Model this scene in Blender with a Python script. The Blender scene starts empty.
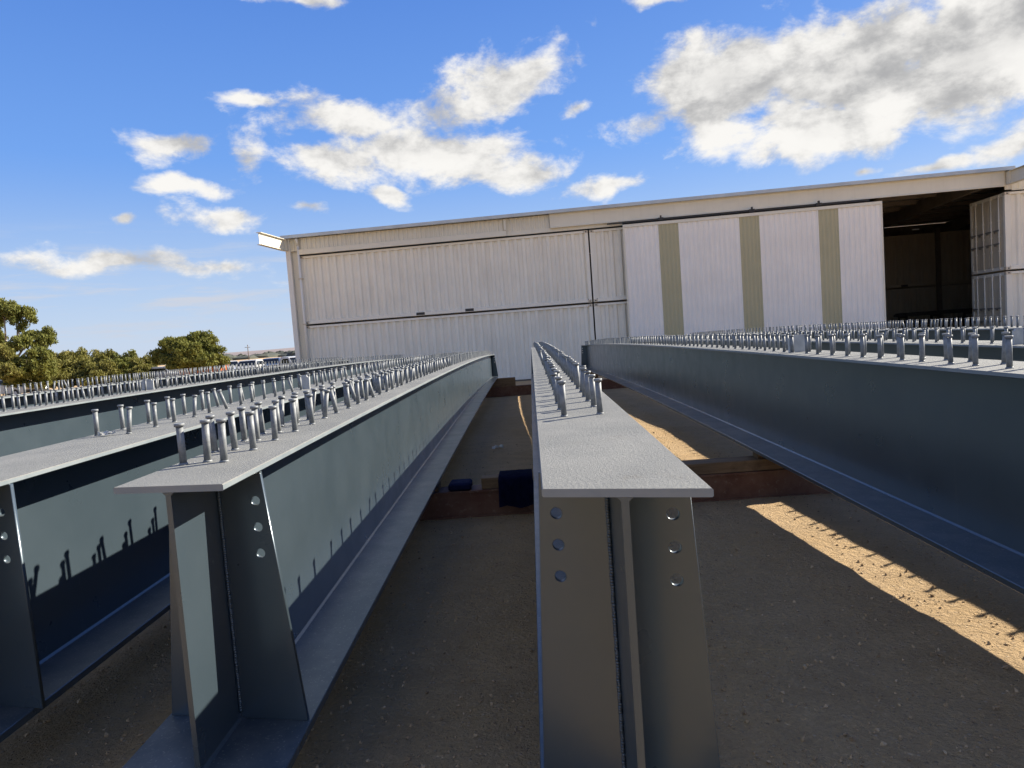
import bpy, bmesh, math, random
from math import radians, sin, cos, pi, sqrt
from mathutils import Vector, Matrix, Euler, noise

random.seed(7)
SC = bpy.context.scene
COL = SC.collection
LIFT = 1.85                      # the yard by the shed is z = 0; the camera stands 1.85 m above it

# ------------------------------------------------------------------ camera
cam = bpy.data.cameras.new('camera')
cam.sensor_width = 36.0
cam.lens = 36.0 * 690.0 / 1024.0
cam.clip_start = 0.05
cam.clip_end = 20000
CO = bpy.data.objects.new('camera', cam)
COL.objects.link(CO)
CO.matrix_world = Matrix(((0.99704, 0.07074, 0.03031, 0.0),
                          (0.02529, 0.07084, -0.99717, 0.0),
                          (-0.07269, 0.99497, 0.06884, LIFT),
                          (0, 0, 0, 1)))
SC.camera = CO


def project(p):
    """pixel of a point given relative to the camera (only used to decide which studs show largest)"""
    r = p[0] * 0.99704 + p[1] * 0.02529 + p[2] * -0.07269
    u = p[0] * 0.07074 + p[1] * 0.07084 + p[2] * 0.99497
    f = p[0] * -0.03031 + p[1] * 0.99717 + p[2] * -0.06884
    if f < 0.05:
        return None
    return 512 + 690 * r / f, 384 - 690 * u / f, f


# ------------------------------------------------------------------ sun, sky, exposure
SUN_DIR = Vector((1.0, 0.50, 0.66)).normalized()
sun = bpy.data.lights.new('sun', 'SUN')
sun.energy = 5.0
sun.angle = radians(0.5)
sun.color = (1.0, 0.92, 0.78)
SO = bpy.data.objects.new('sun', sun)
COL.objects.link(SO)
SO.rotation_euler = SUN_DIR.to_track_quat('Z', 'Y').to_euler()

SC.view_settings.view_transform = 'Standard'
SC.view_settings.look = 'None'
SC.view_settings.exposure = 1.28
SC.view_settings.gamma = 1.0
SC.view_settings.use_curve_mapping = False
SC.cycles.max_bounces = 8
SC.cycles.diffuse_bounces = 5
SC.cycles.use_denoising = True

world = bpy.data.worlds.new('World')
SC.world = world
world.use_nodes = True
WT = world.node_tree
for n in list(WT.nodes):
    WT.nodes.remove(n)


class NG:
    """small helper that writes node maths"""
    def __init__(self, tree):
        self.t = tree

    def new(self, typ, **kw):
        n = self.t.nodes.new(typ)
        for k, v in kw.items():
            setattr(n, k, v)
        return n

    def put(self, sock, v):
        if isinstance(v, bpy.types.NodeSocket):
            self.t.links.new(v, sock)
        elif v is not None:
            sock.default_value = v

    def m(self, op, a, b=None, c=None, clamp=False):
        n = self.new('ShaderNodeMath', operation=op, use_clamp=clamp)
        self.put(n.inputs[0], a)
        self.put(n.inputs[1], b)
        self.put(n.inputs[2], c)
        return n.outputs[0]

    def vm(self, op, a, b=None, scale=None):
        n = self.new('ShaderNodeVectorMath', operation=op)
        self.put(n.inputs[0], a)
        self.put(n.inputs[1], b)
        if scale is not None:
            self.put(n.inputs['Scale'], scale)
        return n.outputs['Value'] if op in ('DOT_PRODUCT', 'LENGTH') else n.outputs['Vector']

    def noise(self, vec, scale, detail=4, rough=0.55, out='Fac', dist=0.0):
        n = self.new('ShaderNodeTexNoise')
        self.put(n.inputs['Vector'], vec)
        n.inputs['Scale'].default_value = scale
        n.inputs['Detail'].default_value = detail
        n.inputs['Roughness'].default_value = rough
        n.inputs['Distortion'].default_value = dist
        return n.outputs[out]

    def ramp(self, fac, stops):
        n = self.new('ShaderNodeValToRGB')
        cr = n.color_ramp
        while len(cr.elements) < len(stops):
            cr.elements.new(0.5)
        for e, (p, c) in zip(cr.elements, stops):
            e.position = p
            e.color = c if len(c) == 4 else (*c, 1)
        self.put(n.inputs[0], fac)
        return n.outputs[0]

    def mix(self, fac, a, b, blend='MIX'):
        n = self.new('ShaderNodeMix', data_type='RGBA', blend_type=blend)
        self.put(n.inputs[0], fac)
        self.put(n.inputs[6], a if isinstance(a, bpy.types.NodeSocket) else (*a, 1))
        self.put(n.inputs[7], b if isinstance(b, bpy.types.NodeSocket) else (*b, 1))
        return n.outputs[2]

    def mr(self, v, a, b, c=0.0, d=1.0, smooth=True):
        n = self.new('ShaderNodeMapRange')
        n.interpolation_type = 'SMOOTHSTEP' if smooth else 'LINEAR'
        self.put(n.inputs[0], v)
        for i, x in enumerate((a, b, c, d)):
            n.inputs[i + 1].default_value = x
        return n.outputs[0]


CLOUD_BANKS = [  # azimuth, elevation, half width, half height, tilt (degrees), strength
    (16.49, 17.34, 8.44, 4.18, -4, 1.76),
    (25.19, 16.52, 9.45, 5.12, -4, 2.03),
    (32.13, 16.14, 6.64, 4.78, 6, 1.89),
    (23.74, 13.14, 5.89, 2.57, -4, 1.49),
    (34.59, 16.37, 5.75, 5.2, -4, 1.76),
    (9.98, 15.37, 3.92, 1.29, -4, 1.0),
    (-6.99, 15.12, 9.71, 2.66, -6, 1.38),
    (-0.55, 19.46, 5.71, 2.51, 21, 1.38),
    (-13.51, 17.47, 6.28, 1.84, -4, 1.21),
    (0.17, 13.04, 4.76, 1.67, -4, 1.21),
    (-14.97, 14.24, 5.96, 1.83, -4, 1.1),
    (-5.18, 17.38, 4.62, 2.88, -4, 0.99),
    (-25.71, 15.3, 3.59, 0.95, -4, 0.95),
    (-20.76, 14.6, 1.96, 1.56, -4, 0.9),
    (-20.14, 18.55, 1.72, 0.61, -4, 0.95),
    (-22.37, 10.57, 3.51, 0.95, -4, 1.0),
    (-17.04, 10.94, 1.86, 0.75, -4, 0.9),
    (-10.49, 11.81, 1.87, 0.76, -4, 0.85),
    (-29.78, 7.32, 8.54, 1.06, -4, 1.05),
    (-23.41, 7.19, 2.81, 0.9, -4, 0.9),
    (7.5, 11.24, 3.76, 1.06, 8, 1.0),
    (5.42, 17.17, 1.53, 0.78, 21, 0.9),
    (-16.13, 25.22, 3.26, 0.62, -4, 1.0),
    (12.06, 23.52, 1.96, 0.5, -4, 0.95),
    (34.46, 9.61, 2.14, 1.0, 6, 1.1),
    (-24.63, 12.57, 3.03, 0.64, -4, 0.75),
    (25.48, 10.16, 1.16, 0.41, -4, 0.85),
    (29.93, 9.25, 3.26, 0.53, 1, 0.9),
    (-29.59, 10.46, 0.88, 0.42, -4, 0.7),
    (37.06, 10.99, 2.99, 1.79, -4, 1.1),
    (90, 42, 18, 9, 0, 1.5),  # from here on: unseen banks, added to fill the shade with whiter light
    (130, 20, 26, 8, 0, 1.4),
    (275, 22, 26, 9, 0, 1.4),
    (195, 20, 30, 8, 0, 1.5),
    (190, 54, 28, 12, 0, 1.5),
    (310, 48, 22, 9, 0, 1.4),
]


def build_world():
    g = NG(WT)
    out = g.new('ShaderNodeOutputWorld')
    bg = g.new('ShaderNodeBackground')
    sky = g.new('ShaderNodeTexSky')
    sky.sky_type = 'NISHITA'
    sky.sun_disc = False
    sky.sun_elevation = math.asin(SUN_DIR.z)
    sky.sun_rotation = math.atan2(SUN_DIR.x, SUN_DIR.y)
    sky.air_density = 1.0
    sky.dust_density = 0.6
    sky.ozone_density = 2.0
    tc = g.new('ShaderNodeTexCoord')
    d = g.vm('NORMALIZE', tc.outputs['Generated'])
    # clouds, both seen and added for fill: soft banks at fixed bearings in the sky, broken up by noise
    def puffs(dv):
        st = g.vm('MULTIPLY', dv, (1.0, 1.0, 1.7))
        n1 = g.noise(st, 10.0, 9, 0.62, dist=0.15)
        return g.m('MULTIPLY', g.m('SUBTRACT', n1, 0.5), 3.7)

    def cover(dv):
        warp = g.noise(dv, 9.0, 2, 0.6, out='Color')
        wv = g.vm('SCALE', g.vm('SUBTRACT', warp, (0.5, 0.5, 0.5)), scale=0.055)
        dw = g.vm('ADD', dv, wv)
        total = None
        for az, el, hw, hh, tilt, s in banks_deg:
            c = Vector((sin(az) * cos(el), cos(az) * cos(el), sin(el)))
            east = Vector((cos(az), -sin(az), 0))
            up = c.cross(east) * -1
            if up.z < 0:
                up = -up
            e2 = east * cos(tilt) + up * sin(tilt)
            u2 = up * cos(tilt) - east * sin(tilt)
            # squared distance from the bank's axis, in units of its half sizes
            a = g.m('SUBTRACT', g.vm('DOT_PRODUCT', dw, tuple(e2 / hw)), c.dot(e2) / hw)
            b = g.m('SUBTRACT', g.vm('DOT_PRODUCT', dw, tuple(u2 / hh)), c.dot(u2) / hh)
            q = g.m('MULTIPLY_ADD', a, a, g.m('MULTIPLY', b, b))
            # the far side of the sky must not answer
            q = g.m('MULTIPLY_ADD', g.m('LESS_THAN', g.vm('DOT_PRODUCT', dw, tuple(c)), 0.3), 99.0, q)
            e = g.m('MULTIPLY_ADD', g.m('SQRT', q), -s, s)
            total = e if total is None else g.m('MAXIMUM', total, e)
        return g.m('MAXIMUM', total, -1.6)

    banks_deg = []
    for (az, el, hw, hh, tilt, s) in CLOUD_BANKS:
        banks_deg.append((radians(az), radians(el), radians(hw), radians(hh), radians(tilt), s))
    T = cover(d)
    D0 = g.m('ADD', T, puffs(d))
    D1 = g.m('ADD', T, puffs(g.vm('NORMALIZE', g.vm('ADD', d, (0.03, 0.0, 0.045)))))
    mask = g.mr(D0, -0.12, 0.68)
    # thick parts and undersides let less light through
    thick = g.mr(D1, 0.25, 2.0)
    lump = g.mr(g.m('SUBTRACT', D1, D0), -0.55, 0.75)
    shade = g.m('ADD', g.m('MULTIPLY', thick, 0.36), g.m('MULTIPLY', lump, 0.62), clamp=True)
    ccol = g.mix(shade, (3.95, 3.88, 3.75), (1.75, 1.76, 1.80))
    # thin high streaks near the horizon
    sx = g.new('ShaderNodeSeparateXYZ')
    WT.links.new(d, sx.inputs[0])
    z = sx.outputs['Z']
    grad = g.ramp(g.mr(z, 0.0, 0.6, smooth=False), [(0.0, (0.34, 0.42, 0.55)), (0.13, (0.24, 0.36, 0.57)), (0.42, (0.105, 0.245, 0.585)), (0.8, (0.050, 0.150, 0.48)), (1.0, (0.045, 0.13, 0.44))])
    grad = g.vm('SCALE', grad, scale=6.3)
    blue = g.mix(0.86, g.vm('SCALE', sky.outputs[0], scale=0.68), grad)
    low = g.mr(z, 0.24, 0.0)
    haze = g.mix(g.m('MULTIPLY', low, 0.45), blue, (2.7, 3.05, 3.6))
    st2 = g.vm('MULTIPLY', d, (1.0, 1.0, 9.0))
    streak = g.mr(g.noise(st2, 6.0, 7, 0.65), 0.46, 0.70)
    band = g.m('MULTIPLY', g.mr(z, 0.19, 0.08), g.mr(z, 0.0, 0.04))
    haze2 = g.mix(g.m('MULTIPLY', g.m('MULTIPLY', streak, band), 0.95), haze, (2.55, 2.72, 3.1))
    fin = g.mix(mask, haze2, ccol)
    WT.links.new(fin, bg.inputs['Color'])
    bg.inputs['Strength'].default_value = 0.1
    WT.links.new(bg.outputs[0], out.inputs['Surface'])


build_world()
world.cycles.sampling_method = 'MANUAL'
world.cycles.sample_map_resolution = 512


# ------------------------------------------------------------------ materials
def material(name, build, rough=0.6, metal=0.0, spec=0.5):
    m = bpy.data.materials.new(name)
    m.use_nodes = True
    t = m.node_tree
    b = t.nodes['Principled BSDF']
    b.inputs['Roughness'].default_value = rough
    b.inputs['Metallic'].default_value = metal
    b.inputs['Specular IOR Level'].default_value = spec
    build(NG(t), t, b)
    return m


def coords(g, kind='Object'):
    return g.new('ShaderNodeTexCoord').outputs[kind]


def world_pos(g):
    return g.new('ShaderNodeNewGeometry').outputs['Position']


def bump(g, t, b, h, strength=0.3, dist=0.01):
    n = g.new('ShaderNodeBump')
    n.inputs['Strength'].default_value = strength
    n.inputs['Distance'].default_value = dist
    t.links.new(h, n.inputs['Height'])
    t.links.new(n.outputs[0], b.inputs['Normal'])


def mottled(c1, c2, scale=4.0, amount=1.0, rough=0.6, metal=0.0, spec=0.5, bumpy=0.0, bscale=60, detail=6):
    def f(g, t, b):
        p = world_pos(g)
        n = g.mr(g.noise(p, scale, detail, 0.6), 0.3, 0.7)
        t.links.new(g.mix(g.m('MULTIPLY', n, amount), c1, c2), b.inputs['Base Color'])
        r = g.mr(g.noise(p, scale * 2.3, 4, 0.6), 0.3, 0.7, rough - 0.06, rough + 0.08)
        t.links.new(r, b.inputs['Roughness'])
        if bumpy:
            bump(g, t, b, g.noise(p, bscale, 3, 0.6), bumpy, 0.004)
    return material('surface', f, rough, metal, spec)


def ground_nodes(g, t, b):
    p = world_pos(g)
    big = g.mr(g.noise(p, 0.7, 4, 0.6), 0.32, 0.68)
    mid = g.mr(g.noise(p, 6.0, 6, 0.65), 0.3, 0.7)
    fine = g.mr(g.noise(p, 70.0, 6, 0.7), 0.34, 0.66)
    c = g.mix(big, (0.60, 0.395, 0.185), (0.68, 0.475, 0.26))
    c = g.mix(g.m('MULTIPLY', mid, 0.38), c, (0.34, 0.23, 0.125))
    patch = g.mr(g.noise(p, 1.5, 6, 0.65), 0.50, 0.66)
    c = g.mix(g.m('MULTIPLY', patch, 0.22), c, (0.27, 0.195, 0.115))
    clod = g.mr(g.noise(p, 24.0, 6, 0.7), 0.36, 0.64)
    c = g.mix(g.m('MULTIPLY', clod, 0.55), c, (0.66, 0.47, 0.27))
    c = g.mix(g.m('MULTIPLY', fine, 0.42), c, (0.36, 0.25, 0.145))
    speck = g.mr(g.noise(p, 160.0, 4, 0.7), 0.60, 0.70)
    c = g.mix(g.m('MULTIPLY', speck, 0.6), c, (0.72, 0.58, 0.40))
    v = g.new('ShaderNodeTexVoronoi')
    v.inputs['Scale'].default_value = 46.0
    t.links.new(p, v.inputs['Vector'])
    chip = g.mr(v.outputs['Distance'], 0.30, 0.16)
    pick = g.new('ShaderNodeSeparateColor')
    t.links.new(v.outputs['Color'], pick.inputs[0])
    chips = g.m('MULTIPLY', chip, g.m('GREATER_THAN', pick.outputs[0], 0.62))
    chipcol = g.mix(pick.outputs[1], (0.30, 0.22, 0.14), (0.74, 0.59, 0.41))
    c = g.mix(g.m('MULTIPLY', chips, 0.75), c, chipcol)
    t.links.new(c, b.inputs['Base Color'])
    h = g.m('ADD', g.m('MULTIPLY', clod, 0.7), g.m('ADD', g.m('MULTIPLY', fine, 0.45), g.m('MULTIPLY', chips, 0.8)))
    bump(g, t, b, h, 1.0, 0.022)


def paint_nodes(g, t, b):
    p = world_pos(g)
    n = g.mr(g.noise(p, 1.6, 5, 0.6), 0.3, 0.7)
    c = g.mix(n, (0.055, 0.079, 0.098), (0.064, 0.089, 0.109))
    # dust and grit that settled on it, thin run marks and rubbed spots on the sides
    grit = g.mr(g.noise(p, 120.0, 3, 0.6), 0.60, 0.70)
    nz = g.new('ShaderNodeSeparateXYZ')
    t.links.new(g.new('ShaderNodeNewGeometry').outputs['Normal'], nz.inputs[0])
    up = g.mr(nz.outputs['Z'], 0.6, 0.95)
    dust = g.m('MULTIPLY', up, g.m('MULTIPLY_ADD', g.mr(g.noise(p, 9.0, 5, 0.65), 0.35, 0.7), 0.35, 0.10))
    c = g.mix(dust, c, (0.20, 0.20, 0.20))
    c = g.mix(g.m('MULTIPLY', grit, g.m('MULTIPLY', up, 0.55)), c, (0.36, 0.34, 0.31))
    run = g.mr(g.noise(g.vm('MULTIPLY', p, (14.0, 14.0, 0.9)), 1.0, 6, 0.7), 0.60, 0.76)
    c = g.mix(g.m('MULTIPLY', run, 0.16), c, (0.17, 0.18, 0.175))
    scuff = g.mr(g.noise(g.vm('MULTIPLY', p, (5.0, 1.2, 6.0)), 2.0, 9, 0.8), 0.66, 0.74)
    c = g.mix(g.m('MULTIPLY', scuff, 0.22), c, (0.25, 0.25, 0.24))
    v = g.new('ShaderNodeTexVoronoi')
    v.inputs['Scale'].default_value = 7.0
    t.links.new(p, v.inputs['Vector'])
    sel = g.new('ShaderNodeSeparateColor')
    t.links.new(v.outputs['Color'], sel.inputs[0])
    dot = g.m('MULTIPLY', g.m('LESS_THAN', v.outputs['Distance'], 0.035), g.m('GREATER_THAN', sel.outputs[0], 0.90))
    c = g.mix(g.m('MULTIPLY', dot, 0.8), c, (0.42, 0.41, 0.38))
    t.links.new(c, b.inputs['Base Color'])
    r = g.mr(g.noise(p, 4.0, 4, 0.6), 0.3, 0.7, 0.27, 0.36)
    t.links.new(g.m('MULTIPLY_ADD', up, 0.14, r), b.inputs['Roughness'])
    bump(g, t, b, g.noise(p, 220.0, 2, 0.5), 0.05, 0.002)


def flange_nodes(g, t, b):
    p = world_pos(g)
    a = g.mr(g.noise(p, 3.0, 7, 0.7), 0.3, 0.7)
    f = g.mr(g.noise(p, 150.0, 4, 0.7), 0.35, 0.65)
    s = g.mr(g.noise(p, 330.0, 2, 0.6), 0.56, 0.68)
    c = g.mix(a, (0.165, 0.168, 0.160), (0.225, 0.225, 0.208))
    c = g.mix(g.m('MULTIPLY', f, 0.45), c, (0.125, 0.128, 0.122))
    c = g.mix(g.m('MULTIPLY', s, 0.35), c, (0.31, 0.305, 0.28))
    rub = g.mr(g.noise(g.vm('MULTIPLY', p, (1.0, 0.5, 1.0)), 9.0, 8, 0.8), 0.62, 0.72)
    c = g.mix(g.m('MULTIPLY', rub, 0.45), c, (0.30, 0.295, 0.27))
    scr = g.mr(g.noise(g.vm('MULTIPLY', p, (60.0, 2.5, 1.0)), 1.0, 5, 0.7), 0.66, 0.74)
    c = g.mix(g.m('MULTIPLY', scr, 0.30), c, (0.33, 0.325, 0.30))
    stain = g.mr(g.noise(p, 5.5, 7, 0.75), 0.58, 0.70)
    c = g.mix(g.m('MULTIPLY', stain, 0.40), c, (0.135, 0.125, 0.105))
    t.links.new(c, b.inputs['Base Color'])
    bump(g, t, b, g.m('ADD', f, g.m('MULTIPLY', s, 0.7)), 0.5, 0.002)


def wood_nodes(g, t, b):
    p = coords(g)
    st = g.vm('MULTIPLY', p, (3.0, 40.0, 40.0))
    n = g.mr(g.noise(st, 1.0, 5, 0.6), 0.3, 0.7)
    c = g.mix(n, (0.13, 0.085, 0.048), (0.21, 0.14, 0.078))
    d = g.mr(g.noise(p, 7.0, 4, 0.6), 0.55, 0.75)
    c = g.mix(g.m('MULTIPLY', d, 0.55), c, (0.06, 0.04, 0.025))
    t.links.new(c, b.inputs['Base Color'])
    bump(g, t, b, n, 0.3, 0.004)


def rusty_nodes(g, t, b):
    p = coords(g)
    n = g.mr(g.noise(p, 5.0, 7, 0.65), 0.35, 0.65)
    c = g.mix(n, (0.115, 0.050, 0.032), (0.16, 0.085, 0.055))
    d = g.mr(g.noise(p, 26.0, 5, 0.65), 0.55, 0.7)
    c = g.mix(g.m('MULTIPLY', d, 0.5), c, (0.23, 0.17, 0.12))
    t.links.new(c, b.inputs['Base Color'])
    bump(g, t, b, d, 0.3, 0.003)


def shed_paint(base, dirt, streak=0.25, rough=0.5):
    def f(g, t, b):
        p = coords(g)
        a = g.mr(g.noise(p, 0.8, 5, 0.6), 0.3, 0.7)
        c = g.mix(a, base, tuple(x * 0.93 for x in base))
        st = g.vm('MULTIPLY', p, (7.0, 7.0, 0.5))
        s = g.mr(g.noise(st, 1.0, 6, 0.65), 0.48, 0.78)
        c = g.mix(g.m('MULTIPLY', s, streak), c, dirt)
        k = g.mr(g.noise(p, 3.2, 6, 0.7), 0.66, 0.76)
        c = g.mix(g.m('MULTIPLY', k, streak * 1.4), c, tuple(x * 0.8 for x in dirt))
        t.links.new(c, b.inputs['Base Color'])
    return material('sheet_paint', f, rough)


M = {}
M['ground'] = material('gravel_yard', ground_nodes, 0.95, 0, 0.2)
M['paint'] = material('dark_steel_paint', paint_nodes, 0.3, 0.40, 0.5)
for _b in [M['paint'].node_tree.nodes['Principled BSDF']]:
    _b.inputs['Coat Weight'].default_value = 0.55
    _b.inputs['Coat Roughness'].default_value = 0.22
M['flange'] = material('grey_primer', flange_nodes, 0.75, 0, 0.3)
M['stud'] = mottled((0.135, 0.146, 0.155), (0.23, 0.24, 0.245), 40, 1, 0.55, 0.12, 0.45)
M['studpale'] = mottled((0.36, 0.36, 0.34), (0.48, 0.47, 0.44), 30, 1, 0.5, 0.2, 0.5)
M['weld'] = mottled((0.16, 0.15, 0.13), (0.34, 0.32, 0.28), 60, 1, 0.55, 0.3, 0.5, 0.5, 200)
M['spatter'] = mottled((0.30, 0.29, 0.27), (0.46, 0.45, 0.41), 60, 1, 0.6, 0, 0.3, 0.4, 300)
M['lug'] = mottled((0.36, 0.37, 0.37), (0.50, 0.50, 0.48), 14, 1, 0.55, 0.2, 0.5)
M['wood'] = material('sawn_timber', wood_nodes, 0.8, 0, 0.2)
M['rusty'] = material('red_oxide_steel', rusty_nodes, 0.7, 0, 0.3)
M['blue'] = mottled((0.006, 0.009, 0.032), (0.010, 0.014, 0.05), 25, 1, 0.9, 0, 0.1, 0.6, 300)
M['cream'] = shed_paint((0.82, 0.77, 0.65), (0.46, 0.39, 0.28), 0.30)
M['cream_shaded'] = shed_paint((0.40, 0.345, 0.26), (0.26, 0.21, 0.15), 0.3)  # container cream with the shed's interior shade put into the colour
M['white'] = shed_paint((0.78, 0.74, 0.65), (0.48, 0.44, 0.36), 0.22)
M['door'] = shed_paint((0.84, 0.80, 0.73), (0.55, 0.51, 0.44), 0.14)
M['fascia'] = shed_paint((0.72, 0.67, 0.54), (0.44, 0.39, 0.30), 0.18)
M['castings'] = shed_paint((0.60, 0.52, 0.39), (0.24, 0.18, 0.12), 0.5)
M['roof'] = mottled((0.40, 0.42, 0.43), (0.48, 0.50, 0.50), 1.5, 1, 0.4, 0.5)
M['dark'] = mottled((0.02, 0.02, 0.02), (0.04, 0.038, 0.035), 8, 1, 0.6)
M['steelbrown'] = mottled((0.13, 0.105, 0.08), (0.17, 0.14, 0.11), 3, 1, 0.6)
M['skylight'] = shed_paint((0.44, 0.40, 0.245), (0.30, 0.28, 0.17), 0.2, 0.4)
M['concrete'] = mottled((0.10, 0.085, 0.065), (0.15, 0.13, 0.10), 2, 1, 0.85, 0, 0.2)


def leaf_mat(c1, c2, c3):
    def f(g, t, b):
        p = world_pos(g)
        n = g.mr(g.noise(p, 1.1, 5, 0.65), 0.3, 0.7)
        c = g.mix(n, c1, c2)
        n2 = g.mr(g.noise(p, 6.0, 3, 0.6), 0.45, 0.7)
        c = g.mix(g.m('MULTIPLY', n2, 0.7), c, c3)
        t.links.new(c, b.inputs['Base Color'])
        tr = g.new('ShaderNodeBsdfTranslucent')
        t.links.new(g.mix(0.6, c, (0.16, 0.15, 0.02)), tr.inputs['Color'])
        ms = g.new('ShaderNodeMixShader')
        ms.inputs[0].default_value = 0.28
        o = t.nodes['Material Output']
        t.links.new(b.outputs[0], ms.inputs[1])
        t.links.new(tr.outputs[0], ms.inputs[2])
        t.links.new(ms.outputs[0], o.inputs['Surface'])
    return material('foliage', f, 0.7, 0, 0.2)


M['euc'] = leaf_mat((0.105, 0.125, 0.030), (0.185, 0.19, 0.045), (0.275, 0.25, 0.065))
M['scrub'] = leaf_mat((0.135, 0.14, 0.036), (0.215, 0.195, 0.05), (0.29, 0.245, 0.075))
M['bark'] = mottled((0.20, 0.16, 0.12), (0.36, 0.31, 0.25), 4, 1, 0.85)
M['farwood'] = mottled((0.055, 0.062, 0.050), (0.085, 0.088, 0.065), 0.05, 1, 0.9)
M['hill'] = mottled((0.19, 0.155, 0.15), (0.24, 0.20, 0.185), 0.004, 1, 0.95)
M['carwhite'] = mottled((0.42, 0.42, 0.41), (0.46, 0.46, 0.45), 2, 1, 0.25, 0, 0.6)
M['carblue'] = mottled((0.05, 0.08, 0.15), (0.06, 0.09, 0.17), 2, 1, 0.25, 0, 0.6)
M['carsilver'] = mottled((0.42, 0.43, 0.44), (0.46, 0.47, 0.48), 2, 1, 0.3, 0.4, 0.6)
M['orange'] = mottled((0.42, 0.13, 0.05), (0.50, 0.17, 0.06), 2, 1, 0.5)
M['carglass'] = mottled((0.015, 0.018, 0.02), (0.02, 0.024, 0.028), 2, 1, 0.08, 0, 0.7)
M['tyre'] = mottled((0.02, 0.02, 0.02), (0.035, 0.035, 0.034), 10, 1, 0.85)
M['rim'] = mottled((0.4, 0.4, 0.42), (0.5, 0.5, 0.52), 10, 1, 0.35, 0.7)
M['lens'] = mottled((0.75, 0.75, 0.72), (0.8, 0.8, 0.78), 10, 1, 0.15)
M['pole'] = mottled((0.11, 0.09, 0.075), (0.17, 0.14, 0.12), 6, 1, 0.85)
M['paper'] = mottled((0.70, 0.69, 0.64), (0.80, 0.79, 0.75), 20, 1, 0.8)
M['stone'] = mottled((0.22, 0.15, 0.085), (0.48, 0.345, 0.205), 14, 1, 0.9, 0, 0.2)
M['tag'] = mottled((0.55, 0.62, 0.06), (0.60, 0.68, 0.10), 20, 1, 0.6)


# ------------------------------------------------------------------ object helpers
def obj(name, bm, mat, parent=None, loc=None, smooth=False, kind=None):
    me = bpy.data.meshes.new(name)
    if isinstance(bm, bmesh.types.BMesh):
        bm.normal_update()
        bm.to_mesh(me)
        bm.free()
    else:
        me = bm
    if mat is not None and not me.materials:
        for q in (mat if isinstance(mat, (list, tuple)) else [mat]):
            me.materials.append(q)
    if smooth:
        for p in me.polygons:
            p.use_smooth = True
    o = bpy.data.objects.new(name, me)
    COL.objects.link(o)
    if parent:
        o.parent = parent
    if loc:
        o.location = loc
    if kind:
        o['kind'] = kind
    return o


def thing(name, label, cat, loc=(0, 0, 0), rz=0.0, group=None):
    o = bpy.data.objects.new(name, None)
    COL.objects.link(o)
    o.location = loc
    o.rotation_euler = (0, 0, rz)
    o.empty_display_size = 0.2
    o['label'] = label
    o['category'] = cat
    if group:
        o['group'] = group
    return o


def tag(o, label, cat, group=None):
    o['label'] = label
    o['category'] = cat
    if group:
        o['group'] = group
    return o


def copy_tree(o, parent=None):
    c = o.copy()
    COL.objects.link(c)
    if parent:
        c.parent = parent
    for ch in list(o.children):
        copy_tree(ch, c)
    return c


def box(bm, x0, x1, y0, y1, z0, z1):
    v = [bm.verts.new((x, y, z)) for z in (z0, z1) for y in (y0, y1) for x in (x0, x1)]
    for f in ((0, 2, 3, 1), (4, 5, 7, 6), (0, 1, 5, 4), (2, 6, 7, 3), (0, 4, 6, 2), (1, 3, 7, 5)):
        bm.faces.new([v[i] for i in f])
    return bm


def one_box(*a, bevel=0.0):
    bm = bmesh.new()
    box(bm, *a)
    if bevel:
        bmesh.ops.bevel(bm, geom=bm.edges[:], offset=bevel, segments=1, affect='EDGES')
    return bm


def tube(bm, p0, p1, r0, r1=None, n=10, caps=True):
    r1 = r0 if r1 is None else r1
    p0, p1 = Vector(p0), Vector(p1)
    d = (p1 - p0).normalized()
    a = d.orthogonal().normalized()
    b = d.cross(a)
    A = [bm.verts.new(p0 + (a * cos(2 * pi * i / n) + b * sin(2 * pi * i / n)) * r0) for i in range(n)]
    B = [bm.verts.new(p1 + (a * cos(2 * pi * i / n) + b * sin(2 * pi * i / n)) * r1) for i in range(n)]
    for i in range(n):
        f = bm.faces.new((A[i], A[(i + 1) % n], B[(i + 1) % n], B[i]))
        f.smooth = True
    if caps:
        bm.faces.new(A[::-1])
        bm.faces.new(B)
    return bm


def plate_with_holes(outline, holes, thick, axis='Y'):
    """flat plate in the XZ plane with round holes, thickness along Y"""
    cu = bpy.data.curves.new('plate', 'CURVE')
    cu.dimensions = '2D'
    cu.fill_mode = 'BOTH'
    cu.extrude = thick / 2 - 0.001
    cu.bevel_depth = 0.001
    cu.bevel_resolution = 0
    loops = [outline] + [[(x + r * cos(2 * pi * i / 20), z + r * sin(2 * pi * i / 20)) for i in range(20)] for x, z, r in holes]
    for lp in loops:
        sp = cu.splines.new('POLY')
        sp.points.add(len(lp) - 1)
        for pt, (x, z) in zip(sp.points, lp):
            pt.co = (x, z, 0, 1)
        sp.use_cyclic_u = True
    o = bpy.data.objects.new('plate', cu)
    COL.objects.link(o)
    dg = bpy.context.evaluated_depsgraph_get()
    me = bpy.data.meshes.new_from_object(o.evaluated_get(dg))
    bpy.data.objects.remove(o)
    me.transform(Matrix.Rotation(radians(90), 4, 'X'))
    me.materials.clear()
    return me


# ------------------------------------------------------------------ ground (z is measured from the camera here; everything is lifted at the end)
def ground_z(x, y):
    if y < -2:
        return -1.12
    if y < 5.2:
        return -1.18 - 0.030 * y
    if y < 9.0:
        return -1.336 - 0.012 * (y - 5.2)
    if y < 22.3:
        return -1.3816 - 0.0352 * (y - 9.0)
    return -1.85


def bumps(x, y):
    return (0.006 * noise.noise(Vector((x * 2.1, y * 2.1, 0))) + 0.006 * noise.noise(Vector((x * 6, y * 6, 4)))
            + 0.006 * noise.noise(Vector((x * 0.5, y * 0.5, 9))))


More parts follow.
